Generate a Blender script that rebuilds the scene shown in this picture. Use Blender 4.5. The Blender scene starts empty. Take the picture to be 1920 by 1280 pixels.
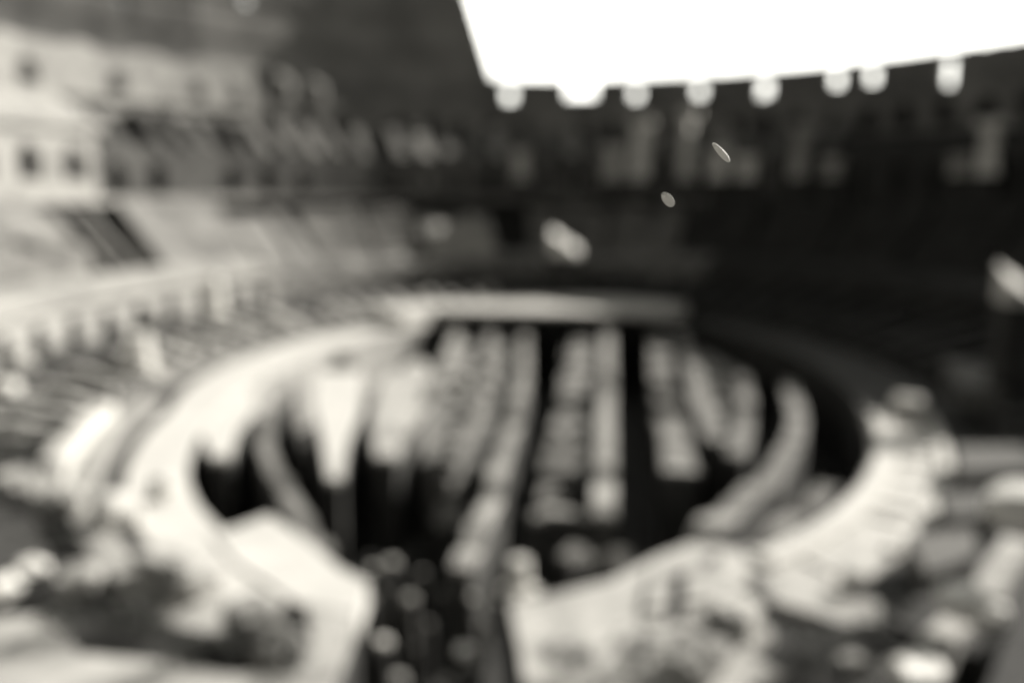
import bpy, math, random
from mathutils import Vector, noise, Matrix
random.seed(7)
sc = bpy.context.scene
C = sc.collection
# ---------------- camera ----------------
FPX, CAMH = 1670.0, 16.2
YAW, PIT = math.atan(205 / FPX), math.atan(280 / FPX)
cd = bpy.data.cameras.new('camera')
cam = bpy.data.objects.new('camera', cd)
C.objects.link(cam)
cam.location = (0, 0, CAMH)
cam.rotation_euler = (math.pi / 2 - PIT, 0, YAW)
cd.sensor_width = 36
cd.lens = FPX / 1920 * 36
cd.clip_start = 0.05
cd.clip_end = 4000
cd.dof.use_dof = True
cd.dof.focus_distance = 0.60
cd.dof.aperture_fstop = 1.72
sc.camera = cam
# ---------------- light ----------------
SUN_AZ, SUN_EL = 52.0, 31.5
sd = Vector((math.sin(math.radians(SUN_AZ)) * math.cos(math.radians(SUN_EL)),
             math.cos(math.radians(SUN_AZ)) * math.cos(math.radians(SUN_EL)), math.sin(math.radians(SUN_EL))))
sl = bpy.data.lights.new('sun', 'SUN')
sl.energy = 5.0
sl.angle = math.radians(0.5)
sl.color = (1.0, 0.955, 0.88)
so = bpy.data.objects.new('sun', sl)
C.objects.link(so)
so.rotation_euler = sd.to_track_quat('Z', 'Y').to_euler()
w = bpy.data.worlds.new('World')
sc.world = w
w.use_nodes = True
nt = w.node_tree
bg = nt.nodes['Background']
sky = nt.nodes.new('ShaderNodeTexSky')
sky.sky_type = 'NISHITA'
sky.sun_disc = False
sky.sun_elevation = math.radians(SUN_EL)
sky.sun_rotation = math.radians(SUN_AZ)
sky.dust_density = 4.0
sky.air_density = 1.0
bw = nt.nodes.new('ShaderNodeRGBToBW')
mx = nt.nodes.new('ShaderNodeMix')
mx.data_type = 'RGBA'
mx.blend_type = 'MULTIPLY'
mx.inputs[0].default_value = 1.0
mx.inputs[7].default_value = (1.0, 0.99, 0.915, 1)
nt.links.new(sky.outputs[0], bw.inputs[0])
# bright backlit haze low in the sky beyond the far end
tc = nt.nodes.new('ShaderNodeTexCoord')
vd = nt.nodes.new('ShaderNodeVectorMath')
vd.operation = 'DOT_PRODUCT'
gz, ge = math.radians(7), math.radians(8)
vd.inputs[1].default_value = (math.sin(gz) * math.cos(ge), math.cos(gz) * math.cos(ge), math.sin(ge))
nt.links.new(tc.outputs['Generated'], vd.inputs[0])
mr = nt.nodes.new('ShaderNodeMapRange')
mr.interpolation_type = 'SMOOTHSTEP'
mr.inputs[1].default_value = math.cos(math.radians(33))
mr.inputs[2].default_value = math.cos(math.radians(20))
mr.inputs[3].default_value = 0.0
mr.inputs[4].default_value = 42.0
nt.links.new(vd.outputs['Value'], mr.inputs[0])
cn = nt.nodes.new('ShaderNodeTexNoise')
cn.inputs['Scale'].default_value = 4.0
cn.inputs['Detail'].default_value = 5
nt.links.new(tc.outputs['Generated'], cn.inputs['Vector'])
mu = nt.nodes.new('ShaderNodeMath')
mu.operation = 'MULTIPLY'
nt.links.new(mr.outputs[0], mu.inputs[0])
ca = nt.nodes.new('ShaderNodeMapRange')
ca.inputs[1].default_value, ca.inputs[2].default_value, ca.inputs[3].default_value, ca.inputs[4].default_value = 0.3, 0.7, 0.75, 1.2
nt.links.new(cn.outputs[0], ca.inputs[0])
nt.links.new(ca.outputs[0], mu.inputs[1])
ad = nt.nodes.new('ShaderNodeMath')
nt.links.new(bw.outputs[0], ad.inputs[0])
nt.links.new(mu.outputs[0], ad.inputs[1])
nt.links.new(ad.outputs[0], mx.inputs[6])
nt.links.new(mx.outputs[2], bg.inputs[0])
bg.inputs[1].default_value = 0.05
sc.view_settings.view_transform = 'Standard'
sc.view_settings.look = 'None'
sc.view_settings.exposure = 0.6
sc.view_settings.gamma = 1.0

# ---------------- materials (a monochrome, faintly warm place) ----------------
def mat(name, v, var=0.25, scale=0.6, rough=0.9, bump=0.3, courses=False, tint=(1.0, 0.985, 0.94)):
    m = bpy.data.materials.new(name)
    m.use_nodes = True
    n, l = m.node_tree.nodes, m.node_tree.links
    b = n['Principled BSDF']
    b.inputs['Roughness'].default_value = rough
    g = n.new('ShaderNodeNewGeometry')
    no = n.new('ShaderNodeTexNoise')
    no.inputs['Scale'].default_value = scale
    no.inputs['Detail'].default_value = 7
    no.inputs['Roughness'].default_value = 0.65
    l.new(g.outputs['Position'], no.inputs['Vector'])
    cr = n.new('ShaderNodeValToRGB')
    lo, hi = v * (1 - var), min(0.86, v * (1 + var))
    cr.color_ramp.elements[0].position = 0.3
    cr.color_ramp.elements[1].position = 0.7
    cr.color_ramp.elements[0].color = (lo * tint[0], lo * tint[1], lo * tint[2], 1)
    cr.color_ramp.elements[1].color = (hi * tint[0], hi * tint[1], hi * tint[2], 1)
    l.new(no.outputs[0], cr.inputs[0])
    col = cr.outputs[0]
    fine = n.new('ShaderNodeTexNoise')
    fine.inputs['Scale'].default_value = scale * 9
    fine.inputs['Detail'].default_value = 5
    l.new(g.outputs['Position'], fine.inputs['Vector'])
    h = fine.outputs[0]
    if courses:
        wv = n.new('ShaderNodeTexWave')
        wv.wave_type = 'BANDS'
        wv.bands_direction = 'Z'
        wv.inputs['Scale'].default_value = 0.55
        wv.inputs['Distortion'].default_value = 0.6
        l.new(g.outputs['Position'], wv.inputs['Vector'])
        k = n.new('ShaderNodeMix')
        k.data_type = 'RGBA'
        k.blend_type = 'MULTIPLY'
        k.inputs[0].default_value = 0.35
        l.new(col, k.inputs[6])
        l.new(wv.outputs[0], k.inputs[7])
        col = k.outputs[2]
    l.new(col, b.inputs['Base Color'])
    bp = n.new('ShaderNodeBump')
    bp.inputs['Strength'].default_value = bump
    bp.inputs['Distance'].default_value = 0.15
    l.new(h, bp.inputs['Height'])
    l.new(bp.outputs[0], b.inputs['Normal'])
    return m

MT = dict(
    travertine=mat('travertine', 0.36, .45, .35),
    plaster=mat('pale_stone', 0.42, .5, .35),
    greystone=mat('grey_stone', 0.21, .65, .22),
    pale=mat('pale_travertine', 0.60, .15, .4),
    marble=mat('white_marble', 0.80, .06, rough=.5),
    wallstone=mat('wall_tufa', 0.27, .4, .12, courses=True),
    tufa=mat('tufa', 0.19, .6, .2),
    shadetufa=mat('shade_tufa', 0.036, .6, .3),  # tufa darkened so the right stands carry deep shade in their colour
    hypo=mat('shaded_pit_brick', 0.055, .6, .5),  # pit brick darkened: shade of the wall sides is in the colour
    littop=mat('pit_lit_top', 0.24, .6, .45),  # paler copy for wall tops, sunlight put into the colour
    littop_bright=mat('pit_lit_top_bright', 0.36, .5, .45),  # brighter copy, for tops coloured as more strongly sunlit
    shadestone=mat('shade_dark_stone', 0.105, .6, .2, courses=True),  # stone darkened to hold shade on the upper left walls and right steps
    ringstone=mat('walkway_stone', 0.48, .4, .5),
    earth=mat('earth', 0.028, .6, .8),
    gravel=mat('gravel', 0.35, 0.3, scale=2),
    steel=mat('steel', 0.35, 0.1, rough=0.35),
    leaf=mat('leaf', 0.045, 0.5, scale=4, rough=0.45, tint=(0.97, 1, 0.9)),
    bark=mat('bark', 0.08, 0.4, scale=6),
    seed=mat('seed', 0.6, 0.1, scale=300, rough=0.5, bump=0.05),
)
# ---------------- helpers ----------------
CX, CY, A0, B0 = -6.5, 76.2, 43.0, 25.1
def E(t, s, z=0.0):                       # a point of the amphitheatre: angle from the far end, 0..1 from arena edge to outer wall
    t = math.radians(t)
    return Vector((CX + (B0 + 53.4 * s) * math.sin(t), CY + (A0 + 51 * s) * math.cos(t), z))
_fw = Vector((-math.sin(YAW) * math.cos(PIT), math.cos(YAW) * math.cos(PIT), -math.sin(PIT)))
_rt = Vector((math.cos(YAW), math.sin(YAW), 0))
_up = _rt.cross(_fw)
def G(px, py, z=0.0):                     # the place on the level z
    d = _fw + _rt * ((px - 960) / FPX) - _up * ((py - 640) / FPX)
    k = (z - CAMH) / d.z
    return Vector((d.x * k, d.y * k, z))
def nz(x, y=0.0, z=0.0):
    return noise.noise(Vector((x, y, z)))
class MB:
    def __init__(s): s.v, s.f = [], []
    def hexa(s, p):                       # p: 4 bottom, 4 top in the same order
        b = len(s.v)
        s.v += [tuple(q) for q in p]
        s.f += [(b + 3, b + 2, b + 1, b), (b + 4, b + 5, b + 6, b + 7), (b, b + 1, b + 5, b + 4), (b + 1, b + 2, b + 6, b + 5),
                (b + 2, b + 3, b + 7, b + 6), (b + 3, b, b + 4, b + 7)]
    def box(s, c, sx, sy, z0, z1, rot=0.0, jit=0.0, taper=1.0):
        cr, sr = math.cos(rot), math.sin(rot)
        P = []
        for z, k in ((z0, 1.0), (z1, taper)):
            for x, y in ((-1, -1), (1, -1), (1, 1), (-1, 1)):
                x, y = x * sx / 2 * k + random.uniform(-jit, jit), y * sy / 2 * k + random.uniform(-jit, jit)
                P.append((c[0] + x * cr - y * sr, c[1] + x * sr + y * cr, z + (random.uniform(-jit, jit) if z == z1 else 0)))
        s.hexa(P)
    def tube(s, a, b, ra, rb=None, n=10):
        rb = ra if rb is None else rb
        a, b = Vector(a), Vector(b)
        q = (b - a).to_track_quat('Z', 'Y')
        k = len(s.v)
        for c, r in ((a, ra), (b, rb)):
            for i in range(n):
                s.v.append(tuple(c + q @ Vector((r * math.cos(i * 2 * math.pi / n), r * math.sin(i * 2 * math.pi / n), 0))))
        for i in range(n):
            j = (i + 1) % n
            s.f.append((k + i, k + j, k + n + j, k + n + i))
        s.f.append(tuple(k + n - 1 - i for i in range(n)))
        s.f.append(tuple(k + n + i for i in range(n)))
    def prism(s, pts, z0, z1):
        k, n = len(s.v), len(pts)
        if sum(pts[i][0] * pts[(i + 1) % n][1] - pts[(i + 1) % n][0] * pts[i][1] for i in range(n)) < 0: pts = pts[::-1]
        for z in (z0, z1):
            s.v += [(p[0], p[1], z if not callable(z) else z(p)) for p in pts]
        for i in range(n):
            j = (i + 1) % n
            s.f.append((k + i, k + j, k + n + j, k + n + i))
        s.f.append(tuple(k + n - 1 - i for i in range(n)))
        s.f.append(tuple(k + n + i for i in range(n)))
    def build(s, name, m, parent=None, loc=None):
        me = bpy.data.meshes.new(name)
        L = Vector(loc) if loc is not None else Vector((0, 0, 0))
        me.from_pydata([(v[0] - L.x, v[1] - L.y, v[2] - L.z) for v in s.v], [], s.f)
        me.materials.append(m)
        o = bpy.data.objects.new(name, me)
        if parent is None: o.location = L
        else: o.parent = parent
        C.objects.link(o)
        return o
def tag(o, label, cat, group=None):
    o['label'] = label
    o['category'] = cat
    o['kind'] = 'thing'
    if group: o['group'] = group
    return o
def empty(name, label, cat, loc=(0, 0, 0), group=None):
    o = bpy.data.objects.new(name, None)
    C.objects.link(o)
    o.location = loc
    return tag(o, label, cat, group)
def arc(mb, t0, t1, dt, prof, smooth=True):
    """prof(t) -> list of (s0, s1, z0, ztop_inner, ztop_outer)"""
    n = max(1, round((t1 - t0) / dt))
    for i in range(n):
        a, b = t0 + (t1 - t0) * i / n, t0 + (t1 - t0) * (i + 1) / n
        if smooth: pa, pb = prof(a), prof(b)
        else: pa = pb = prof((a + b) / 2)
        if len(pa) != len(pb): pa = pb = prof((a + b) / 2)
        for u, v in zip(pa, pb):
            mb.hexa([E(a, u[0], u[2]), E(b, v[0], v[2]), E(b, v[1], v[2]), E(a, u[1], u[2]),
                     E(a, u[0], u[3]), E(b, v[0], v[3]), E(b, v[1], v[4]), E(a, u[1], u[4])])
def arcade(mb, t0, t1, bays, s0, s1, z0, ztop, open0, spring, frac, rag=0.0, skip=()):
    """wall with arched openings; ztop may be a function of t"""
    zt = ztop if callable(ztop) else (lambda t: ztop)
    bw_ = (t1 - t0) / bays
    for k in range(bays):
        a, c = t0 + k * bw_, t0 + (k + .5) * bw_
        h = bw_ * frac / 2
        edges = [a, c - h] + [c - h + 2 * h * i / 8 for i in range(1, 9)] + [a + bw_]
        arcl = (E(c + h, s0) - E(c - h, s0)).length / 2
        for i in range(len(edges) - 1):
            p, q = edges[i], edges[i + 1]
            if 1 <= i <= 8 and k not in skip:
                zp = spring + arcl * math.sqrt(max(0, 1 - ((p - c) / h) ** 2))
                zq = spring + arcl * math.sqrt(max(0, 1 - ((q - c) / h) ** 2))
                if open0 > z0: iv = [(z0, z0, open0, open0), (zp, zq, max(zt(p), zp + .1), max(zt(q), zq + .1))]
                else: iv = [(zp, zq, max(zt(p), zp + .1), max(zt(q), zq + .1))]
            else: iv = [(z0, z0, zt(p), zt(q))]
            for zb, zc, zd, ze in iv:
                mb.hexa([E(p, s0, zb), E(q, s0, zc), E(q, s1, zc), E(p, s1, zb), E(p, s0, zd), E(q, s0, ze), E(q, s1, ze), E(p, s1, zd)])
def rock(mb, c, r, flat=.7, seed=0.0):
    k = len(mb.v)
    nu, nv = 14, 9
    for j in range(nv + 1):
        for i in range(nu):
            th, ph = math.pi * j / nv, 2 * math.pi * i / nu
            d = Vector((math.sin(th) * math.cos(ph), math.sin(th) * math.sin(ph), math.cos(th)))
            q = r * (1 + .35 * nz(d.x * 1.3 + seed, d.y * 1.3, d.z * 1.3))
            d = Vector([math.copysign(abs(x) ** .7, x) for x in d])
            mb.v.append((c[0] + d.x * q, c[1] + d.y * q, c[2] + d.z * q * flat))
    for j in range(nv):
        for i in range(nu):
            a, b = i, (i + 1) % nu
            mb.f.append((k + j * nu + a, k + (j + 1) * nu + a, k + (j + 1) * nu + b, k + j * nu + b))
def poly_wall(mb, pts, wd, z0, z1, rag=0.25, step=0.9, seed=0.0, cap=None, broken=0.0):
    """wall along a polyline of ground points; z1 a number or one per point"""
    zs = z1 if isinstance(z1, (list, tuple)) else [z1] * len(pts)
    R = []
    for i in range(len(pts) - 1):
        a, b = pts[i], pts[i + 1]
        n = max(1, round(((b - a).xy.length) / step))
        for j in range(n + (1 if i == len(pts) - 2 else 0)):
            k = j / n
            R.append((a.lerp(b, k), zs[i] * (1 - k) + zs[i + 1] * k))
    L = []
    for i, (p, z) in enumerate(R):
        q, r = R[max(0, i - 1)][0], R[min(len(R) - 1, i + 1)][0]
        d = (r - q).xy.normalized()
        nn = Vector((-d.y, d.x))
        ww = wd / 2 * (1 + 0.12 * nz(p.x * .9, p.y * .9, seed))
        L.append((p.xy + nn * ww, p.xy - nn * ww, z + rag * nz(p.x * .5, p.y * .5, seed + 5) + rag * .6 * nz(p.x * 1.7, p.y * 1.7, seed) - (broken if nz(i * .33, seed) < -.15 else 0)))
    for (a, b, z), (c, d, zz) in zip(L, L[1:]):
        if cap is not None:
            cap.hexa([(b[0], b[1], z + .003), (d[0], d[1], zz + .003), (c[0], c[1], zz + .003), (a[0], a[1], z + .003),
                      (b[0], b[1], z + .3), (d[0], d[1], zz + .3), (c[0], c[1], zz + .3), (a[0], a[1], z + .3)])
        mb.hexa([(b[0], b[1], z0), (d[0], d[1], z0), (c[0], c[1], z0), (a[0], a[1], z0),
                 (b[0], b[1], z), (d[0], d[1], zz), (c[0], c[1], zz), (a[0], a[1], z)])

# ---------------- the ground ----------------
m = MB()
N = 180                                   # outer ground from the arena edge to the horizon, leaving the pit and the sunken passage open
rings = [(0.0, -7.2), (0.03, -7.2), (0.03, -0.15), (.26, -.15), (1.1, -0.15), (3, -0.2), (30, -1)]
for s_, z_ in rings:
    m.v += [tuple(E(i * 2, s_, z_)) for i in range(N)]
PASS = range(88, 96)                      # 176 to 192 degrees
for r in range(len(rings) - 1):
    for i in range(N):
        j = (i + 1) % N
        if i in PASS and r in (1, 2): continue
        m.f.append((r * N + i, (r + 1) * N + i, (r + 1) * N + j, r * N + j))
m.f.append(tuple(reversed(range(N))))
k = len(m.v)
m.v += [tuple(E(i * 2, .26, -7.2)) for i in range(88, 97)]
for n_ in range(8):
    m.f.append((N + 88 + n_, k + n_, k + n_ + 1, N + 89 + n_))
    m.f.append((k + n_, 3 * N + 88 + n_, 3 * N + 89 + n_, k + n_ + 1))
m.f.append((N + 88, 2 * N + 88, 3 * N + 88, k))
m.f.append((N + 96, k + 8, 3 * N + 96, 2 * N + 96))
g = m.build('ground', MT['earth'])
g['kind'] = 'structure'

# ---------------- outer wall ----------------
def top_outer(t):
    hi = 53.5 + .5 * nz(t * .3)
    lo = 36.5 + .006 * abs(t) +  0.35 * nz(t * .8, 3)
    if t < -17.2: z = hi
    elif t > -13.2: z = lo
    else: z = hi + (lo - hi) * (t + 17.2) / 4.0
    return z
# openings: (angle, half width in degrees, sill, head); None head = notch through the top
SKYHOLES = [(-10.8, .7, 32.6, 34.6), (-1.1, 2.0, 33.2, None), (6.4, .65, 32.7, 34.7), (14.8, .7, 32.8, 34.9), (23.2, .75, 31.9, 34.9),
            (31.9, .65, 33.1, 35.3), (36.0, .65, 33.1, 35.3), (44.3, .6, 31.3, 35.4), (43.6, .25, 29.3, 30.3),
            (-57.8, .6, 41.6, 43.8), (-52.3, .5, 46.0, 48.2), (-44.2, .6, 45.4, 48.0), (-40.0, .13, 40.5, 41.3)]
def build_outer(t0, t1, name, label, mt, s0=.96, s1=.985):
    ed = []
    t = t0
    while t < t1 - .01:
        ed.append(t)
        t += 1.0
    ed.append(t1)
    for h in SKYHOLES:
        if t0 < h[0] < t1:
            ed = [e for e in ed if abs(e - h[0]) > h[1] + .2] + [h[0] - h[1], h[0] + h[1]]
    ed.sort()
    mb = MB()
    for p, q in zip(ed, ed[1:]):
        iv = [(-.1, top_outer(p), top_outer(q))]
        for h in SKYHOLES:
            if abs((p + q) / 2 - h[0]) < h[1]:
                iv = [(-.1, h[2], h[2])]
                if h[3]: iv.append((h[3], top_outer(p), top_outer(q)))
        for zb, za, zc in iv:
            mb.hexa([E(p, s0, zb), E(q, s0, zb), E(q, s1, zb), E(p, s1, zb), E(p, s0, za), E(q, s0, zc), E(q, s1, zc), E(p, s1, za)])
    root = empty(name, label, 'wall', E((t0 + t1) / 2, .97))
    root_inv = Matrix.Translation(-root.location)
    o = mb.build('masonry', mt, root); o.data.transform(root_inv)
    for zc in (27.5, 31.0) + ((40.0, 46.5) if t0 < -20 else ()):
        c = MB()
        arc(c, t0 + .1, min(t1 - .1, -16.5) if zc > 36 else t1 - .1, 2.0, lambda t: [(s0 - .006, s0 - .0005, zc, zc + .6, zc + .6)])
        o = c.build('cornice', mt, root); o.data.transform(root_inv)
    return root
build_outer(-112, -50, 'outer_wall', 'tall dark outer wall above the sunlit arcade at the top left', MT['shadestone'])  # section darkened: shade put into its colour though the sun reaches it
build_outer(-50, -13.2, 'outer_wall', 'tallest grey section of the outer wall, ending in a sloped spur against the sky', MT['wallstone'])
build_outer(-13.2, 118, 'outer_wall', 'lower section of the outer wall, top edge pierced by small bright openings', MT['wallstone'], .96, .985)

# ---------------- seating tiers ----------------
# upper arcade on the left, sunlit until the wall turns away
def rt_mesh(mb, name, m_, root):
    o = mb.build(name, m_, root)
    o.data.transform(Matrix.Translation(-root.location))
    return o
def make_arcade(name, label, t0, t1, bays, s0, s1, z0, zt, o0, sp, fr, mt, corn=None, cat='arcade', skip=()):
    root = empty(name, label, cat, E((t0 + t1) / 2, s0))
    mb = MB()
    arcade(mb, t0, t1, bays, s0, s1, z0, zt, o0, sp, fr, skip=skip)
    rt_mesh(mb, 'wall', mt, root)
    if corn:
        c = MB()
        arc(c, t0, t1, 2.0, lambda t: [(s0 - .010, s0 - .0004, corn, corn + .35, corn + .35)])
        rt_mesh(c, 'cornice', mt, root)
    return root
rag = lambda base, amp, f, k: (lambda t: base + amp * nz(t * f, k) + amp * .5 * nz(t * f * 3.1, k + 9))
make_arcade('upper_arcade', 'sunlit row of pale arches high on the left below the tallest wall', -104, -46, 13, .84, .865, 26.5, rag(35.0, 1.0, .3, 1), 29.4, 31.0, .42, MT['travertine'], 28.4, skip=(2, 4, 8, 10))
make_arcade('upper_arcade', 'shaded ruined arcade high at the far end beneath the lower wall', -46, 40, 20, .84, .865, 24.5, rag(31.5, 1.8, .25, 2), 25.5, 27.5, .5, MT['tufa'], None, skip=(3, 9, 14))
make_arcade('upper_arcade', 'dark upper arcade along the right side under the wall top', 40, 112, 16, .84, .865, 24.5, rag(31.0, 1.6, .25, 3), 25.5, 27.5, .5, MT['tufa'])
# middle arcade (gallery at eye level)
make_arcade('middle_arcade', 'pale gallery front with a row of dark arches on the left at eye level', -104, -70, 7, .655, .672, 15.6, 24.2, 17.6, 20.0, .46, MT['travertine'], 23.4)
make_arcade('middle_arcade', 'shaded gallery front of ruined arches across the far end', -70, 30, 21, .655, .675, 15.6, rag(21.8, 1.4, .22, 4), 16.0, 18.6, .42, MT['shadestone'], None, skip=(2, 6, 7, 12))  # beyond the lit stretch, shade put into a darker stone colour
make_arcade('middle_arcade', 'dark gallery front of arches around the right side', 30, 112, 17, .655, .675, 15.6, rag(22.4, 1.0, .22, 5), 16.0, 18.6, .42, MT['shadetufa'])
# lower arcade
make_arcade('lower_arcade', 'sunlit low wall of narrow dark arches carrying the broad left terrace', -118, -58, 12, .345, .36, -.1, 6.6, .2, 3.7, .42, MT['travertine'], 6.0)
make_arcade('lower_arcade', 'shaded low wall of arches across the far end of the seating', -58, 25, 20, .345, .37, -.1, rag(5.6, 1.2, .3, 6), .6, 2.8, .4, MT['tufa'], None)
make_arcade('lower_arcade', 'dark low wall of arches around the right side of the seating', 25, 122, 26, .345, .37, -.1, rag(6.0, .8, .3, 7), .6, 2.8, .4, MT['shadetufa'], None)
# back walls of the corridors behind the arcades, darkened to hold the recess shade
for s_, z0, z1, nm in ((.46, -.1, 6.1, 'lower'), (.77, 15.7, 23.3, 'middle'), (.93, 24.5, 31.0, 'upper')):
    mb = MB()
    arc(mb, -118 if s_ < .5 else -106, 118, 3, lambda t: [(s_, s_ + .012, z0, z1, z1)])
    tag(mb.build('corridor_wall', MT['shadetufa']), 'dark plain wall closing the corridor behind the %s arches' % nm, 'wall')

def tier(name, label, t0, t1, prof, mt, dt=2.0, smooth=True, cat='seating', group=None):
    mb = MB()
    arc(mb, t0, t1, dt, prof, smooth)
    return tag(mb.build(name, mt, loc=E((t0 + t1) / 2, .5) * Vector((1, 1, 0)).length if False else None), label, cat, group)
# terraces
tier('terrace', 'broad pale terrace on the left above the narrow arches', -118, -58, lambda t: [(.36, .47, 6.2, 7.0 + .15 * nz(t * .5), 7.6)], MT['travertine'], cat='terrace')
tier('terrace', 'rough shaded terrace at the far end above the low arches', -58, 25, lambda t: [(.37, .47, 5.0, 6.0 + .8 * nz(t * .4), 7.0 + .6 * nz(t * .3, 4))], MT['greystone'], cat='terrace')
tier('terrace', 'dark terrace around the right side above the low arches', 25, 122, lambda t: [(.37, .47, 5.0, 6.2 + .5 * nz(t * .4), 7.2)], MT['shadetufa'], cat='terrace')
for t0, t1, mt, lb in ((-112, -52, 'travertine', 'long level ledge on the left beneath the eye level arches'), (-52, 20, 'tufa', 'shaded level ledge at the far end beneath the ruined gallery'), (20, 112, 'shadetufa', 'dark level ledge around the right side beneath the gallery')):
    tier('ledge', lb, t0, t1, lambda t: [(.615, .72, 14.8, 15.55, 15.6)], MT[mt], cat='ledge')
# middle slope wedges between terrace and ledge
def stepped(s0, s1, z0, z1, n, base):
    out = []
    for i in range(n):
        out.append((s0 + (s1 - s0) * i / n, s0 + (s1 - s0) * (i + 1) / n, base, z0 + (z1 - z0) * (i + .8) / n, z0 + (z1 - z0) * (i + 1) / n))
    return out
tier('seating_slope', 'smooth sunlit seating slope on the left running down to a point beside the ruins', -69.5, -57,
     lambda t: [(.47, .615, 4.0, 7.6 + .2 * nz(t), 15.3)], MT['greystone'])
tier('seating_slope', 'ruined seating slope breaking up as it passes into shade', -57, -46,
     lambda t: [(.47, .615, 4.0, 6.8 + .8 * nz(t * .6), 12.8 + 1.4 * nz(t * .5, 2))], MT['greystone'], smooth=False)
tier('seating_slope', 'sunlit block of masonry and seating at the left edge', -118, -79.5,
     lambda t: [(.47, .52, 4.0, 10.5 + 1.0 * nz(t * .35), 11.2 + nz(t * .35)), (.52, .615, 4.0, 12.4 + .4 * nz(t * .4, 5), 15.3)], MT['greystone'], smooth=False)
k = 0
for a, b in ((-46, -37), (-36, -29), (-9, 4), (5, 17)):
    k += 1
    tier('seating_wedge', ['shaded broken seating wedge left of the far ruins', 'dark hollow seating wedge next to the curved ruin', 'shaded seating wedge behind the added white blocks', 'shaded seating wedge right of the added white blocks'][k - 1], a, b,
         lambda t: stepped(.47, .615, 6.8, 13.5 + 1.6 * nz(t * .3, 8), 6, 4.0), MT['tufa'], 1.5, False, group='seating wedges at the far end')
k = 0
tt = 18
nm = ['nearest the far end', 'second from the far end', 'third from the far end', 'fourth from the far end', 'at the right edge of the view', 'just beyond the right edge', 'far around to the right', 'closest to the viewer on the right']
while tt < 112:
    a, b = tt, min(tt + 11.2, 114)
    tier('seating_wedge', 'dark stepped seating wedge on the right, ' + nm[min(k, 7)], a, b,
         lambda t: stepped(.47, .615, 6.9, 14.8 + .4 * nz(t * .3, 8), 8, 4.0), MT['shadetufa'], 2, group='seating wedges on the right side')
    k += 1
    tt += 12
# curved ruin at the far end
mb = MB()
arc(mb, -28, -16, .5, lambda t: [(.40, .44, 4, 7.5 + 4.5 * math.sin((t + 28) / 12 * math.pi) ** .5 if -28 < t < -16 else 7.5, 9 + 2 * nz(t)), (.44, .58, 4, 9.0 + 1.2 * nz(t * .6), 12.2 + 1.5 * nz(t * .5, 3))], False)
tag(mb.build('ruined_vault', MT['travertine']), 'lumpy ruined vault at the far end left of the added white blocks', 'ruin')
# upper slope: intact roof block on the left, then raking walls
tier('seating_slope', 'smooth pale slab between the upper and eye level arches at the top left', -112, -68.5,
     lambda t: [(.66, .84, 23.6, 24.2, 28.6)], MT['travertine'])
tier('seating_floor', 'shaded sloping floor between the raking walls at the upper left', -71, 36, lambda t: [(.72, .84, 15.7, 19.5, 24.4)], MT['shadetufa'], cat='seating')
tier('seating_floor', 'dark sloping upper seating around the right side', 36, 112, lambda t: [(.675, .84, 15.7, 22.0, 24.4)], MT['shadetufa'], cat='seating')
def radial_wall(t, s0, s1, z0, za, zb, wd, mt, name, label, group):
    a, b = E(t, s0), E(t, s1)
    mb = MB()
    n = 7
    d = (b - a).xy.normalized()
    nn = Vector((-d.y, d.x)) * wd / 2
    for i in range(n):
        p, q = a.lerp(b, i / n), a.lerp(b, (i + 1) / n)
        z1, z2 = za + (zb - za) * i / n + .35 * nz(t, i), za + (zb - za) * (i + 1) / n + .35 * nz(t, i + 1)
        mb.hexa([(p.x - nn.x, p.y - nn.y, z0), (q.x - nn.x, q.y - nn.y, z0), (q.x + nn.x, q.y + nn.y, z0), (p.x + nn.x, p.y + nn.y, z0),
                 (p.x - nn.x, p.y - nn.y, z1), (q.x - nn.x, q.y - nn.y, z2), (q.x + nn.x, q.y + nn.y, z2), (p.x + nn.x, p.y + nn.y, z1)])
    return tag(mb.build(name, mt, loc=(a.x, a.y, z0)), label, 'wall', group)
for i in range(11):
    radial_wall(-67 + i * 3.4 + 1.3 * nz(i * 1.7), .676 + .03 * (i % 3 == 1), .838, 15.8, 20.6 + 1.4 * nz(i * 2.3), 28.0 - .12 * i + 1.2 * nz(i * 1.1), 1.6 + 1.2 * nz(i * 3.7), MT['shadestone'] if i < 6 else MT['tufa'], 'raking_wall',
                'raking wall sloping down to the right between the upper and eye level galleries', 'raking walls at the upper left')
for i in range(18):
    radial_wall(-28 + i * 3.7, .676, .838, 15.8, 20.5, 27.5 + 1.3 * nz(i * 2.1), 2.0, MT['travertine'] if i % 3 == 1 else MT['tufa'], 'raking_wall',
                'shaded raking wall below the far wall top', 'raking walls at the far end')
for i in range(2):
    radial_wall(-76.3 + i * 2.9, .475, .61, 4.0, 7.8, 14.6, .8, MT['tufa'], 'raking_wall', 'thin raking wall in the dark gap beside the left block', 'raking walls in the gap at the left')
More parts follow.
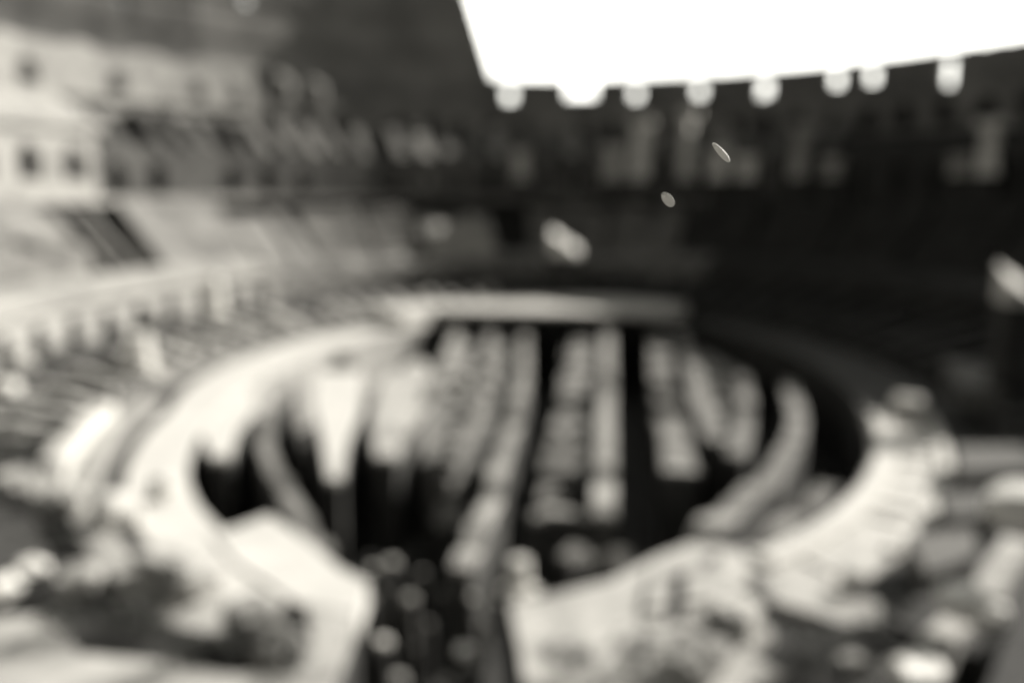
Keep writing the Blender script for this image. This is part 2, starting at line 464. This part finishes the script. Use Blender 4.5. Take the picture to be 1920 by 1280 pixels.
# lower cavea: sloping rubble between podium and lower arcade, carried on radial walls
for i in range(26):
    t = -122 + i * 4.1
    radial_wall(t + 1.5 * nz(i * 2.7), .15, .24 + .06 * nz(i * 1.9), -.1, 1.2 + .5 * nz(i * 1.3), 2.3 + 1.0 * nz(i * .9, 2), 1.2 + nz(i * 3.1), MT['travertine'], 'low_raking_wall',
                'low broken raking wall behind the podium on the left' if t < -20 else 'low broken raking wall behind the podium at the far end', 'low raking walls on the left' if t < -20 else 'low raking walls at the far end')
for i in range(28):
    t = -15 + i * 4.9
    radial_wall(t, .15, .343, -.1, 1.6 + .5 * nz(i * 1.3), 4.0 + .9 * nz(i * .9, 2), 1.5, MT['shadetufa'], 'low_raking_wall',
                'low broken raking wall behind the podium on the right', 'low raking walls on the right')
tier('lower_slope', 'uneven earth and stone slope behind the podium on the left', -150, 0, lambda t: [(.145, .345, -.1, .6 + .4 * nz(t * .4), 2.2 + .8 * nz(t * .35, 3))], MT['shadetufa'], 1.0, cat='slope')
tier('lower_slope', 'uneven dark earth slope behind the podium on the right', 0, 150, lambda t: [(.145, .345, -.1, .6 + .4 * nz(t * .4), 2.2 + .8 * nz(t * .35, 3))], MT['shadetufa'], 1.0, cat='slope')

# ---------------- podium rings ----------------
def ring(name, label, t0, t1, s0, s1, z0, z1, mt, dt=2.0, cat='walkway'):
    mb = MB()
    arc(mb, t0, t1, dt, lambda t: [(s0, s1, z0, z1 + .06 * nz(t * .4), z1 + .06 * nz(t * .4, 2))])
    return tag(mb.build(name, mt), label, cat)
mb = MB()
arc(mb, -166, -33, 2.0, lambda t: [(-.004, .062 + .05 * max(0, 1 - ((t + 76) / 32) ** 2), -.35, .06 * nz(t * .4), .06 * nz(t * .4, 2))])
tag(mb.build('arena_walkway', MT['pale']), 'bright curved walkway edging the pit on the left, widest at the upper left', 'walkway')
ring('retaining_wall', 'shade-dark retaining wall under the left walkway', -166, -104, .0, .055, -7.2, -.36, MT['hypo'], cat='wall')  # wall face under the walkway coloured dark for the pit's shade
ring('retaining_wall', 'grey sunlit retaining wall at the upper left of the pit', -104, -45, .0, .055, -7.2, -.36, MT['travertine'], cat='wall')  # sunlit stretch of the same wall, light put into a paler colour
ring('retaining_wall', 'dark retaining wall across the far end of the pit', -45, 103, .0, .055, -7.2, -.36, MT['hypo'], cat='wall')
ring('podium_wall', 'bright curved podium ledge outside the left walkway, split from it by a thin dark gap', -160, -106, .084, .114, -.1, .35, MT['travertine'], cat='ledge')
ring('podium_wall', 'outermost sunlit parapet of the podium at the far left', -133, -111, .120, .146, -.1, 1.3, MT['pale'], cat='ledge')
ring('podium_wall', 'low parapet continuing the podium towards the far end', -111, -38, .120, .146, -.1, .8, MT['tufa'], cat='ledge')
# arena platform across the far end
xa, xb, yy, yb = -33.5, 7.5, 109.0, 121.0
root = empty('arena_platform', 'thin pale platform edge spanning the far end above the black openings', 'platform', (CX, 112, 0))
mb = MB()
mb.prism([(xa, yy), (xb, yy), (xb - 2, yy + 6), (2, yb), (-14, yb), (xa + 5, yy + 6)], 1.15, 1.65)
rt_mesh(mb, 'deck', MT['pale'], root)
for i in range(12):
    mb = MB()
    x = -26 + (xb + 22) * i / 11
    mb.box((x, yy + 1.2), .7, .7, -7.2, 1.15)
    rt_mesh(mb, 'support', MT['hypo'], root)
ring('podium_wall', 'podium behind the far platform, partly catching the sun', -50, 30, .004, .10, -.1, 1.75, MT['pale'], cat='ledge')
ring('podium_wall', 'dark podium along the shaded right side of the pit', 36, 104, .0, .12, -7.2, .2, MT['shadetufa'], cat='ledge')
# right near walkway
ring('arena_walkway', 'broad pale curved walkway edging the pit at the right', 103, 152, .0, .088, -.4, 0.05, MT['ringstone'])
ring('retaining_wall', 'shade-dark retaining wall under the right walkway', 103, 166, .004, .055, -7.2, -.41, MT['hypo'], cat='wall')  # pit shade put into the wall colour
for i_ in (0, 2, 3, 6, 7, 10):
    ring('paving_rib', 'low rib of stone crossing the right walkway', 106 + i_ * 4 + .8 * nz(i_ * 2.3), 106.8 + i_ * 4 + 1.1 * nz(i_ * 1.9), .034, .07, .06, .2, MT['pale'], cat='rib')['group'] = 'ribs across the right walkway'
ring('walkway_parapet', 'narrow bright kerb along the outer edge of the right walkway', 103, 140, .074, .086, .06, .35, MT['pale'], cat='kerb')
ring('walkway_parapet', 'narrow bright kerb along the pit side of the right walkway', 104, 150, .006, .03, .06, .40, MT['pale'], cat='kerb')

# ---------------- pieces laid out on the levels ----------------
def slab(name, label, px, z1, z0, mt, cat='slab', group=None, zp=None):
    pts = [G(x, y, z1 if zp is None else zp) for x, y in px]
    mb = MB()
    mb.prism([(p.x, p.y) for p in pts], z0, z1)
    c = sum(pts, Vector()) / len(pts)
    return tag(mb.build(name, mt, loc=(c.x, c.y, z0)), label, cat, group)
slab('floor_slab', 'pale pointed slab jutting from the left walkway over the pit', [(395, 1000), (450, 985), (505, 965), (560, 1000), (640, 1065), (690, 1090), (670, 1150), (560, 1130), (450, 1060)], .12, -1.0, MT['pale'])
slab('floor_slab', 'pale strip of floor leading down beside the entrance passage', [(575, 1120), (675, 1125), (655, 1200), (620, 1290), (600, 1400), (480, 1400), (540, 1290), (585, 1200)], .08, -.35, MT['plaster'])
slab('retaining_wall', 'dark retaining wall under the pale strip at the left of the passage', [(565, 1120), (668, 1130), (645, 1200), (605, 1290), (590, 1400), (480, 1400), (530, 1290), (575, 1200)], -.36, -5.6, MT['hypo'], 'wall', None, .08)  # side face facing the sun darkened by colour, as if shaded
slab('floor_slab', 'grey band of floor between two dark pits at the lower left', [(330, 1085), (420, 1110), (560, 1180), (590, 1215), (520, 1235), (400, 1190), (250, 1150), (200, 1100)], .1, -3, MT['travertine'])
slab('floor_slab', 'bright floor at the bottom left corner', [(-40, 1160), (100, 1150), (150, 1225), (320, 1240), (420, 1262), (560, 1262), (600, 1420), (-60, 1420)], .2, -3, MT['plaster'])
slab('floor_slab', 'large pale platform at the bottom right of the entrance passage', [(955, 1130), (1050, 1110), (1150, 1085), (1225, 1045), (1300, 1015), (1390, 1030), (1430, 1100), (1405, 1150), (1450, 1185), (1400, 1225), (1470, 1262), (1400, 1290), (1430, 1330), (990, 1330), (975, 1220)], .3, -6, MT['plaster'])
slab('floor_slab', 'rounded pale lobe of floor behind the right walkway', [(1400, 1070), (1520, 1090), (1580, 1110), (1650, 1130), (1650, 1165), (1590, 1170), (1500, 1140), (1400, 1110)], .3, -.1, MT['travertine'])
# right-hand broken steps
for i, (px, z, lb) in enumerate([
    ([(1770, 670), (1880, 690), (1890, 735), (1800, 720)], 2.6, 'small grey step high on the right beside the dark arches'),
    ([(1790, 835), (1960, 835), (1960, 875), (1800, 885)], 1.6, 'long grey step on the right above a second step'),
    ([(1760, 920), (1905, 915), (1925, 955), (1780, 970)], 1.4, 'grey step below the long step on the right'),
    ([(1700, 1000), (1830, 990), (1830, 1040), (1740, 1075)], 1.4, 'dim grey slab outside the right walkway')]):
    slab('stone_step', lb, px, z, -.1, MT['shadestone'], 'step')
# low block with two sunken dark wells on the platform
root = empty('masonry_block', 'low pale masonry block with two dark sunken wells on the right platform', 'ruin', G(1300, 1100, .3))
us, vs = [0, .22, .40, .62, .80, 1.0], [0, .18, .72, 1.0]
c0, c1, c2, c3 = G(1205, 1175, .3), G(1395, 1150, .3), G(1375, 1035, .3), G(1225, 1065, .3)
def bl(u, v): return c0.lerp(c1, u).lerp(c3.lerp(c2, u), v)
mb, wl = MB(), MB()
for i in range(5):
    for j in range(3):
        q = [bl(us[i], vs[j]), bl(us[i + 1], vs[j]), bl(us[i + 1], vs[j + 1]), bl(us[i], vs[j + 1])]
        well = (i, j) in ((1, 1), (1, 0), (3, 2))
        zt = .34 if well else (.42, .6, .5)[j] + .1 * nz(i * 1.3, j)
        (wl if well else mb).hexa([(p.x, p.y, .304) for p in q] + [(p.x, p.y, zt) for p in q])
rt_mesh(mb, 'masonry', MT['plaster'], root)
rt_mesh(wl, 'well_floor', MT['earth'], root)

# ---------------- hypogeum walls ----------------
HZ = -.5
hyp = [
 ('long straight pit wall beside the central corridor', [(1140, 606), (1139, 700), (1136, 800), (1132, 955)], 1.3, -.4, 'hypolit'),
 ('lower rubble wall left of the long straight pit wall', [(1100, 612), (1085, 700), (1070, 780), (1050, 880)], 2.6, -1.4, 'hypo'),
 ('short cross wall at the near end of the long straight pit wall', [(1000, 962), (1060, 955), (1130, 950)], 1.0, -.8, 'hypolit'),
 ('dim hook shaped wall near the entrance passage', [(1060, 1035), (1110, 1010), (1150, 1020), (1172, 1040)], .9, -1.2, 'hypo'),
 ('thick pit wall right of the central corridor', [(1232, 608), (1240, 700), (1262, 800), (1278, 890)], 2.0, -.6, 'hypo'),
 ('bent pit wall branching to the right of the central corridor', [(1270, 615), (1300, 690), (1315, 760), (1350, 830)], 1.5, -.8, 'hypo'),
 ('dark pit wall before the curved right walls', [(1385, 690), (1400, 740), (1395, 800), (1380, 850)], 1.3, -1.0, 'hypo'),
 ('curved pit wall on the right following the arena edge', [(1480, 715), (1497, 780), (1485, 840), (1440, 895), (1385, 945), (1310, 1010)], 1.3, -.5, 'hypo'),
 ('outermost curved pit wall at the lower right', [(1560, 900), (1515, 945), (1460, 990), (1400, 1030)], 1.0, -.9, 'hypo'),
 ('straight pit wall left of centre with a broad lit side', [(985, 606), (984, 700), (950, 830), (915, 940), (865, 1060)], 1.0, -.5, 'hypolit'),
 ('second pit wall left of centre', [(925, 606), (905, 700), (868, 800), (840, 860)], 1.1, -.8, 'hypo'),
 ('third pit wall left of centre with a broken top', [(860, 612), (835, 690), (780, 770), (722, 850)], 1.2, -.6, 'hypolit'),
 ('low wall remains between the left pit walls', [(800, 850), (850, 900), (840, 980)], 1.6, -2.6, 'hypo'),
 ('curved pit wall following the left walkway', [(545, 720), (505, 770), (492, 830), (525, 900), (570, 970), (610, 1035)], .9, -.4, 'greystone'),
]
for i, (lb, px, wd, zt, mt) in enumerate(hyp):
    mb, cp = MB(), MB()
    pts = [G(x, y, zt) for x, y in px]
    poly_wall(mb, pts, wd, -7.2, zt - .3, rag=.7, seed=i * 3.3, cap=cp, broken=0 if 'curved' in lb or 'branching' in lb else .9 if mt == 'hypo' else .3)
    c = pts[len(pts) // 2]
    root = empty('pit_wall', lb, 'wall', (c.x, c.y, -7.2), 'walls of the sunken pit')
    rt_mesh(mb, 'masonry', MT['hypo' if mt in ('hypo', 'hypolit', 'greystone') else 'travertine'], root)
    rt_mesh(cp, 'lit_top', MT[{'hypo': 'littop', 'hypolit': 'littop_bright'}.get(mt, mt)], root)  # tops paler than sides: sunlight and shade put into the colours

def chunk(name, label, px, zt, mt):
    pts = [G(x, y, zt) for x, y in px]
    c = sum(pts, Vector()) / len(pts)
    root = empty(name, label, 'buttress', (c.x, c.y, -7.2), 'tapering buttresses at the left of the pit')
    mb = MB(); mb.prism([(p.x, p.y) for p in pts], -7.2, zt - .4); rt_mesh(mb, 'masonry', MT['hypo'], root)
    mb = MB(); mb.prism([(p.x, p.y) for p in pts], zt - .397, zt); rt_mesh(mb, 'lit_top', MT[mt], root)  # paler top on dark masonry carries the sunlight in its colour
chunk('pit_buttress', 'large white buttress tapering to a point over the left part of the pit', [(595, 695), (680, 695), (678, 760), (650, 825), (640, 895), (615, 895), (603, 820), (588, 755)], -.3, 'pale')
chunk('pit_buttress', 'pale buttress tapering to a point, right of the large white one', [(715, 710), (790, 670), (805, 690), (780, 760), (745, 855), (705, 855), (695, 780)], -.4, 'plaster')
chunk('pit_buttress', 'small pale tapering buttress closest to the left walkway', [(372, 790), (470, 725), (480, 760), (445, 800), (430, 855), (395, 855)], -.15, 'pale')
for lb, z, px in (('sunlit rubble bank between the straight pit walls left of centre', -1.9, [(850, 618), (975, 615), (965, 730), (940, 800), (900, 870), (845, 900), (790, 860), (800, 760), (835, 690)]),
                  ('low rubble bank at the far left of the pit floor', -1.6, [(590, 650), (660, 630), (665, 675), (640, 680), (560, 690), (500, 720), (520, 680)]),
                  ('dim rubble bank between the walls right of the central corridor', -2.4, [(1290, 640), (1380, 690), (1380, 800), (1340, 850), (1270, 780)]),
                  ('dim rubble bank left of the long straight pit wall', -2.2, [(1060, 640), (1120, 640), (1115, 900), (1010, 930), (1040, 800)])):
    pts = [G(x, y, z) for x, y in px]
    mb = MB(); mb.prism([(p.x, p.y) for p in pts], -7.2, z)
    tag(mb.build('rubble_bank', MT['littop' if 'dim' in lb else 'greystone']), lb, 'rubble')
    n_ = 0
    cx_, cy_ = sum(p.x for p in pts) / len(pts), sum(p.y for p in pts) / len(pts)
    for k_ in range(14):
        a_ = random.choice(pts)
        q_ = random.uniform(0, .8)
        rr = random.uniform(.4, .8)
        mb = MB(); rock(mb, (0, 0, rr * .5), rr, .7, k_ * 1.7 + cx_)
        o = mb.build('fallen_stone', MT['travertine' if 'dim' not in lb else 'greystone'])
        o.location = (cx_ + (a_.x - cx_) * q_, cy_ + (a_.y - cy_) * q_, z)
        tag(o, 'fallen stone lying on the ' + lb, 'stone', 'fallen stones on the ' + lb.split(' between')[0].split(' at ')[0].split(' left of')[0])

# ---------------- added blocks for the light at the far gate, fragments, stumps ----------------
def stump(name, label, p, r, h, mt, group=None, tilt=0.0, top=None):
    root = empty(name, label, 'column', p, group)
    mb = MB(); mb.box((0, 0), r * 2.7, r * 2.7, 0, .22 * r * 2); mb.build('plinth', mt, root)
    mb = MB()
    n = 6
    for i in range(n):
        rr = lambda k: r * (1 - .12 * k / n)
        mb.tube((0, 0, .44 * r + h * i / n), (0.0, 0, .44 * r + h * (i + 1) / n), rr(i), rr(i + 1), 14)
    mb.build('shaft', mt, root)
    if top: mb = MB(); mb.tube((0, 0, .44 * r + h + .002), (0, 0, .44 * r + h + .2), r * .95, r * .8, 14); mb.build('top', MT[top], root)
    root.rotation_euler = (tilt, 0, random.uniform(0, 3))
    return root
def block(px, py, z, r, mt, label, group, name='stone_block', flat=.7):
    p = G(px, py, z)
    mb = MB()
    rock(mb, (0, 0, r * flat * .8), r, flat, px * .37 + py)
    o = mb.build(name, MT[mt])
    o.location = p
    o.rotation_euler = (0, 0, random.uniform(0, 6))
    return tag(o, label, 'stone', group)

p = E(-3, .13); p = Vector((p.x, p.y, 3.0))
mb = MB(); mb.box((0, 0), 4.6, 3.6, 0, 4.2, .1, .15)
o = mb.build('stone_pedestal', MT['shadetufa']); o.location = p
tag(o, 'dark masonry pedestal at the far end carrying the added white pair', 'pedestal')
def slant(name, label, c, sx, sy, h, mt, parent=None, gx=-.65, gy=.52):
    mb = MB()
    P = [(-sx / 2, -sy / 2), (sx / 2, -sy / 2), (sx / 2, sy / 2), (-sx / 2, sy / 2)]
    mb.hexa([(x, y, 0) for x, y in P] + [(x, y, h + gx * x + gy * y) for x, y in P])
    o = mb.build(name, MT[mt], parent)
    o.location = c
    return tag(o, label, 'stone', 'added white pair at the far end') if parent is None else o
slant('sloped_block', 'taller sloping white block added for light beyond the far platform', p + Vector((-.8, -.2, 4.0)), 1.7, 1.8, 3.2, 'marble')  # added blocks, tops sloped to the sun, standing for gate light
slant('sloped_block', 'shorter sloping white block added for light, right of its pair beyond the far platform', p + Vector((1.5, -.6, 4.0)), 1.6, 1.8, 1.7, 'marble')
BL = [
 (265, 705, .6, 1.1, 3.2, 'tall white column stump standing on the podium at the upper left of the pit', 'column'),
 (404, 590, 3.0, 1.0, 3.8, 'pale column stump before the low arches at the left', 'column'),
]
for x, y, z, r, h, lb, cat in BL:
    stump('column_stump', lb, G(x, y, z), r, h, MT['marble'])
for i, (x, y) in enumerate(((735, 1052), (795, 1068), (768, 1118), (716, 1198), (862, 1215), (742, 1258), (912, 1160), (690, 1120), (835, 1110), (890, 1265), (700, 1060), (850, 1075), (880, 1110), (805, 1165), (930, 1200), (830, 1260), (665, 1180), (940, 1120), (775, 1215), (715, 1105))):
    zt = -1.2 + 1.6 * nz(i * 1.7)
    x, y = x + 22 * nz(i * 2.9), y + 22 * nz(i * 3.7, 4)
    p = G(x, y, zt)
    p.z = -5.6
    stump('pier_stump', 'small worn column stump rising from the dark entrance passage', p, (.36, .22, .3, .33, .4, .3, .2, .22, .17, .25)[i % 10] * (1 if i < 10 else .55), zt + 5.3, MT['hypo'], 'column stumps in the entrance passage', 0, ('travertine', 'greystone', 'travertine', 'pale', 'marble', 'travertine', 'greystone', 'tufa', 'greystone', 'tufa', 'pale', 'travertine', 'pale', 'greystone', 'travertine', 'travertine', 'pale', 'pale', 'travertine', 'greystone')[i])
stump('column_stump', 'pale column stump at the inner corner of the right platform', G(975, 1110, .3), .45, 1.2, MT['pale'])
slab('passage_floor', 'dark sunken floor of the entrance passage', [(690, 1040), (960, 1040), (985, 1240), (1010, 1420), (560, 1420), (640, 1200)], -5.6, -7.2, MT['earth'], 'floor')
rk = [
 (60, 1085, .3, .65, 'marble', 'round white stone at the lower left near the dark ground', None),
 (5, 1120, .3, .65, 'marble', 'white stone at the left edge beside the dark ground', None),
 (8, 745, 1.2, 1.1, 'marble', 'bright white boulder at the left edge below the arches', None),
 (38, 700, 1.5, 1.1, 'pale', 'pale boulder just right of the bright one at the left edge', None),
 (75, 640, 2.2, 1.4, 'plaster', 'pale boulder under the left terrace arches', None),
 (310, 920, .3, .7, 'pale', 'pale stone lying on the left walkway edge', None),
 (300, 1085, .3, 1.0, 'plaster', 'pale stone outside the podium at the lower left', None),
 (360, 1110, .3, 1.0, 'plaster', 'second pale stone outside the podium towards the passage', None),
 (220, 980, .3, 1.2, 'pale', 'pale boulder against the podium outer face at the left', None),
 (110, 960, .3, 1.2, 'travertine', 'grey boulder on the slope at the lower left', None),
 (40, 940, .3, 1.3, 'travertine', 'grey boulder near the left edge above the dark ground', None),
 (150, 1110, .2, .9, 'travertine', 'grey stone between the bright floor and the podium', None),
 (470, 1180, .3, .9, 'travertine', 'grey stone on the band between the dark pits', None),
 (1715, 1292, 1.0, .8, 'marble', 'big white stone at the bottom right foot of the sloping parapet', None),
 (1800, 1150, 2.2, .75, 'marble', 'white rounded stone on the head of the sloping parapet', None),
 (1852, 1172, 2.2, .6, 'marble', 'smaller white rounded stone right of the parapet head', None),
 (1918, 985, 4.6, 1.15, 'marble', 'very bright rounded stone at the right edge', None),
 (1600, 1100, .4, .6, 'plaster', 'round pale stone outside the right walkway', None),
 (1700, 780, .2, 1.2, 'pale', 'bright lump at the upper end of the right walkway', None),
 (1375, 1180, .4, .9, 'pale', 'pale round stone below the windowed block', None),
 (1310, 1255, .4, .9, 'tufa', 'grey stone at the foot of the right platform', None),
 (1290, 1270, .4, .8, 'plaster', 'pale stone low on the right platform', None),
 (1600, 1265, .4, .5, 'travertine', 'grey stone at the bottom between platform and sloping parapet', None),
]
for x, y, z, r, mt, lb, g_ in rk:
    block(x, y, z, r, mt, lb, g_)
# sloping parapets at the lower right
for lb, px, wd, z in (('sloping grey parapet running down to the big white stone at the bottom right', [(1700, 1262), (1740, 1215), (1795, 1160)], 1.0, 1.5),
                      ('short grey parapet below the very bright stone at the right edge', [(1845, 1110), (1875, 1060), (1910, 1010)], 1.1, 1.7)):
    mb = MB()
    pts = [G(x, y, z) for x, y in px]
    poly_wall(mb, pts, wd, -.2, z, .1)
    tag(mb.build('stair_parapet', MT['travertine'], loc=(pts[1].x, pts[1].y, -.2)), lb, 'parapet')
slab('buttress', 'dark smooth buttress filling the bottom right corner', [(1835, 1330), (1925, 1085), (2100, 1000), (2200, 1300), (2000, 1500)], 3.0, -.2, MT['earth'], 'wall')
for t_, zb, hh, lb in ((-41.8, 30.8, 3.3, 'left'), (-37.6, 30.6, 3.1, 'right')):
    q = E(t_, .853, zb)
    o = slant('sloped_block', 'pale weathered block on the shaded upper arcade, %s one of two side by side' % lb, q, 2.2, 1.6, hh, 'greystone')
    o['group'] = 'pale blocks on the upper arcade'
# tall pier at the right edge
q = G(1905, 540, 9.6); q.z = 1.0
root = empty('masonry_pier', 'tall dark pier at the right edge with a slanted pale top', 'pier', q)
mb = MB(); mb.box((0, 0), 2.0, 2.0, 0, 7.6, 0, .1, .85); mb.build('shaft', MT['shadetufa'], root)
slant('cap', '', (0, 0, 7.6), 1.9, 2.3, 1.5, 'pale', root)
# shrubs: stem and many small leaves
def shrub_mesh(seed, r, h, n):
    rd = random.Random(seed)
    st, lf = MB(), MB()
    tips = []
    for i in range(7):
        a = rd.uniform(0, 6.28)
        tp = (r * .55 * math.cos(a), r * .55 * math.sin(a), h * rd.uniform(.5, .85))
        st.tube((0, 0, 0), tp, .035, .012, 5)
        tips.append(tp)
    for i in range(n):
        c = rd.choice(tips)
        q = Vector((rd.gauss(0, .3), rd.gauss(0, .3), rd.gauss(0, .25))) * r + Vector(c)
        q.z = max(.05, q.z)
        u = Vector((rd.gauss(0, 1), rd.gauss(0, 1), rd.gauss(0, 1))).normalized()
        v = u.cross(Vector((rd.gauss(0, 1), rd.gauss(0, 1), rd.gauss(0, 1)))).normalized()
        L, W_ = rd.uniform(.09, .17), rd.uniform(.03, .06)
        k = len(lf.v)
        lf.v += [tuple(q - u * L), tuple(q + v * W_), tuple(q + u * L), tuple(q - v * W_)]
        lf.f.append((k, k + 1, k + 2, k + 3))
    return st, lf
protos = []
for k_ in range(3):
    st, lf = shrub_mesh(k_, 1.1, 1.5, 420)
    protos.append((st, lf))
meshes = []
def shrub(p, kind, label, group, scl):
    root = empty('shrub', label, 'shrub', p, group)
    root.scale = (scl, scl, scl)
    root.rotation_euler = (0, 0, random.uniform(0, 6))
    if len(meshes) <= kind:
        a = protos[kind][0].build('stem', MT['bark'], root)
        b = protos[kind][1].build('foliage', MT['leaf'], root)
        meshes.append((a.data, b.data))
    else:
        for nm, me in zip(('stem', 'foliage'), meshes[kind]):
            o = bpy.data.objects.new(nm, me); o.parent = root; C.objects.link(o)
i_ = 0
for lb, gp, z, pts in (
    ('small dark shrub growing from the right platform', 'shrubs on the right platform', .3, [(1185, 1262), (1410, 1160), (1340, 1225), (1060, 1275)]),
    ('shrub rooted on the pale strip left of the passage', 'shrubs on the left strip', .2, [(560, 1255), (120, 1195), (350, 1255)]),
    ('dark glossy shrub growing in the entrance passage', 'shrubs in the entrance passage', -5.6, [(700, 1130), (760, 1180), (820, 1130), (880, 1180), (930, 1210), (800, 1240), (720, 1290), (860, 1080), (690, 1240), (930, 1280), (790, 1060), (880, 1300)]),
    ('dark shrub on the ground at the lower left outside the podium', 'shrubs at the lower left', -.15, [(60, 1040), (120, 1040), (20, 1060), (230, 1200), (280, 1210), (460, 1235), (510, 1240)]),
    ('dark shrub on the ground outside the right walkway', 'shrubs at the lower right', -.15, [(1500, 1220), (1560, 1230), (1640, 1220), (1690, 1180), (1520, 1270), (1740, 1130), (1860, 990), (1580, 1300)]),
    ('shrub growing among the low raking walls on the left', 'shrubs on the left slope', 1.2, [(90, 700), (20, 830), (60, 780), (60, 860), (120, 820), (30, 800), (180, 730), (110, 760), (90, 900), (20, 880), (330, 640), (430, 600), (520, 575), (600, 555)])):
    for x, y in pts:
        shrub(G(x, y, z), min(i_ % 3, len(meshes)), lb, gp, random.uniform(.6, .95))
        i_ += 1

# viewing terrace under the camera, ending above the lower field of view
mb = MB()
pts = [(-6, -6), (8, -6), (8, .9), (-6, .9)]
mb.prism(pts, -.2, 14.6)
tag(mb.build('viewing_terrace', MT['travertine'], loc=(0, 0, -.2)), 'stone viewing terrace just below and behind the viewer', 'terrace')

# two winged seeds drifting close to the lens
def seed(px, py, dist, L, W_, ang, tilt, label):
    d = (_fw + _rt * ((px - 960) / FPX) - _up * ((py - 640) / FPX)).normalized()
    p = Vector((0, 0, CAMH)) + d * dist
    root = empty('winged_seed', label, 'seed', p, 'seeds drifting close by')
    mb = MB()
    n = 24
    for zz in (-.00025, .00025):
        mb.v += [(L / 2 * math.cos(i * 2 * math.pi / n), W_ / 2 * math.sin(i * 2 * math.pi / n) * (1 + .12 * math.cos(i * 2 * math.pi / n)), zz) for i in range(n)]
    for i in range(n):
        j = (i + 1) % n
        mb.f.append((i, j, n + j, n + i))
    mb.f.append(tuple(reversed(range(n)))); mb.f.append(tuple(range(n, 2 * n)))
    mb.build('wing', MT['seed'], root)
    mb = MB()
    rock(mb, (-L * .32, 0, 0), W_ * .22, .6)
    mb.build('kernel', MT['seed'], root)
    # the flat of the wing faces the viewer, turned by tilt
    M = Matrix((_rt, _up, -_fw)).transposed().to_4x4()
    root.rotation_euler = (M @ Matrix.Rotation(ang, 4, 'Z') @ Matrix.Rotation(tilt, 4, 'X')).to_euler()
    return root
seed(1352, 286, .60, .0165, .0042, math.radians(-48), math.radians(38), 'thin pale streak of a drifting seed in the air, upper of two')
seed(1252, 374, .655, .0125, .0078 * .9, math.radians(-50), math.radians(22), 'small oval drifting seed in the air, lower of two')

for i, (x, y, z, h, wd, mt) in enumerate(((1200, 300, 22, 6, 3.0, 'pale'), (1150, 320, 19, 3.5, 3.0, 'plaster'), (1290, 290, 23, 6.5, 2.4, 'pale'), (1350, 330, 19, 3.6, 3.0, 'pale'),
                                      (1400, 335, 18.5, 3.0, 2.4, 'pale'), (975, 318, 19.5, 2.6, 2.4, 'plaster'), (1500, 265, 24.5, 2, 2.2, 'travertine'), (1560, 335, 18.5, 2.5, 2.4, 'travertine'),
                                      (1850, 320, 19, 5.5, 2.6, 'pale'), (1800, 335, 18, 2.5, 2.4, 'travertine'))):
    t = math.degrees(math.atan2(0, 1))
    # find the gallery front along this direction
    d = _fw + _rt * ((x - 960) / FPX) - _up * ((y - 640) / FPX)
    best = min((abs((E(a / 4, .64).x) * d.y - E(a / 4, .64).y * d.x), a / 4) for a in range(-60, 260) if E(a / 4, .64).y > 60)
    q = E(best[1], .645)
    k = q.y / d.y
    zb = 15.6 if True else 0
    zt = CAMH + d.z * k + h
    root = empty('gallery_pier', 'pale worn pier standing before the shaded gallery at the far right', 'pier', (q.x, q.y, zb), 'pale piers before the shaded gallery')
    root.rotation_euler = (0, 0, math.radians(-best[1]))
    wd *= 1.15
    mt = {'pale': 'marble', 'plaster': 'pale', 'travertine': 'plaster'}.get(mt, mt)
    mb = MB(); mb.box((0, 0), wd * 1.1, 1.6, 0, 2.6); mb.build('base', MT['shadetufa'], root)
    mb = MB(); mb.box((0, 0), wd, 1.4, 2.603, zt - zb, 0, .5, .45); mb.build('shaft', MT[mt], root)
    mb = MB(); mb.box((0, 0), wd * 1.05, 1.7, zt - zb - .55, zt - zb + .5, 0, .05); mb.build('capital', MT[mt], root)
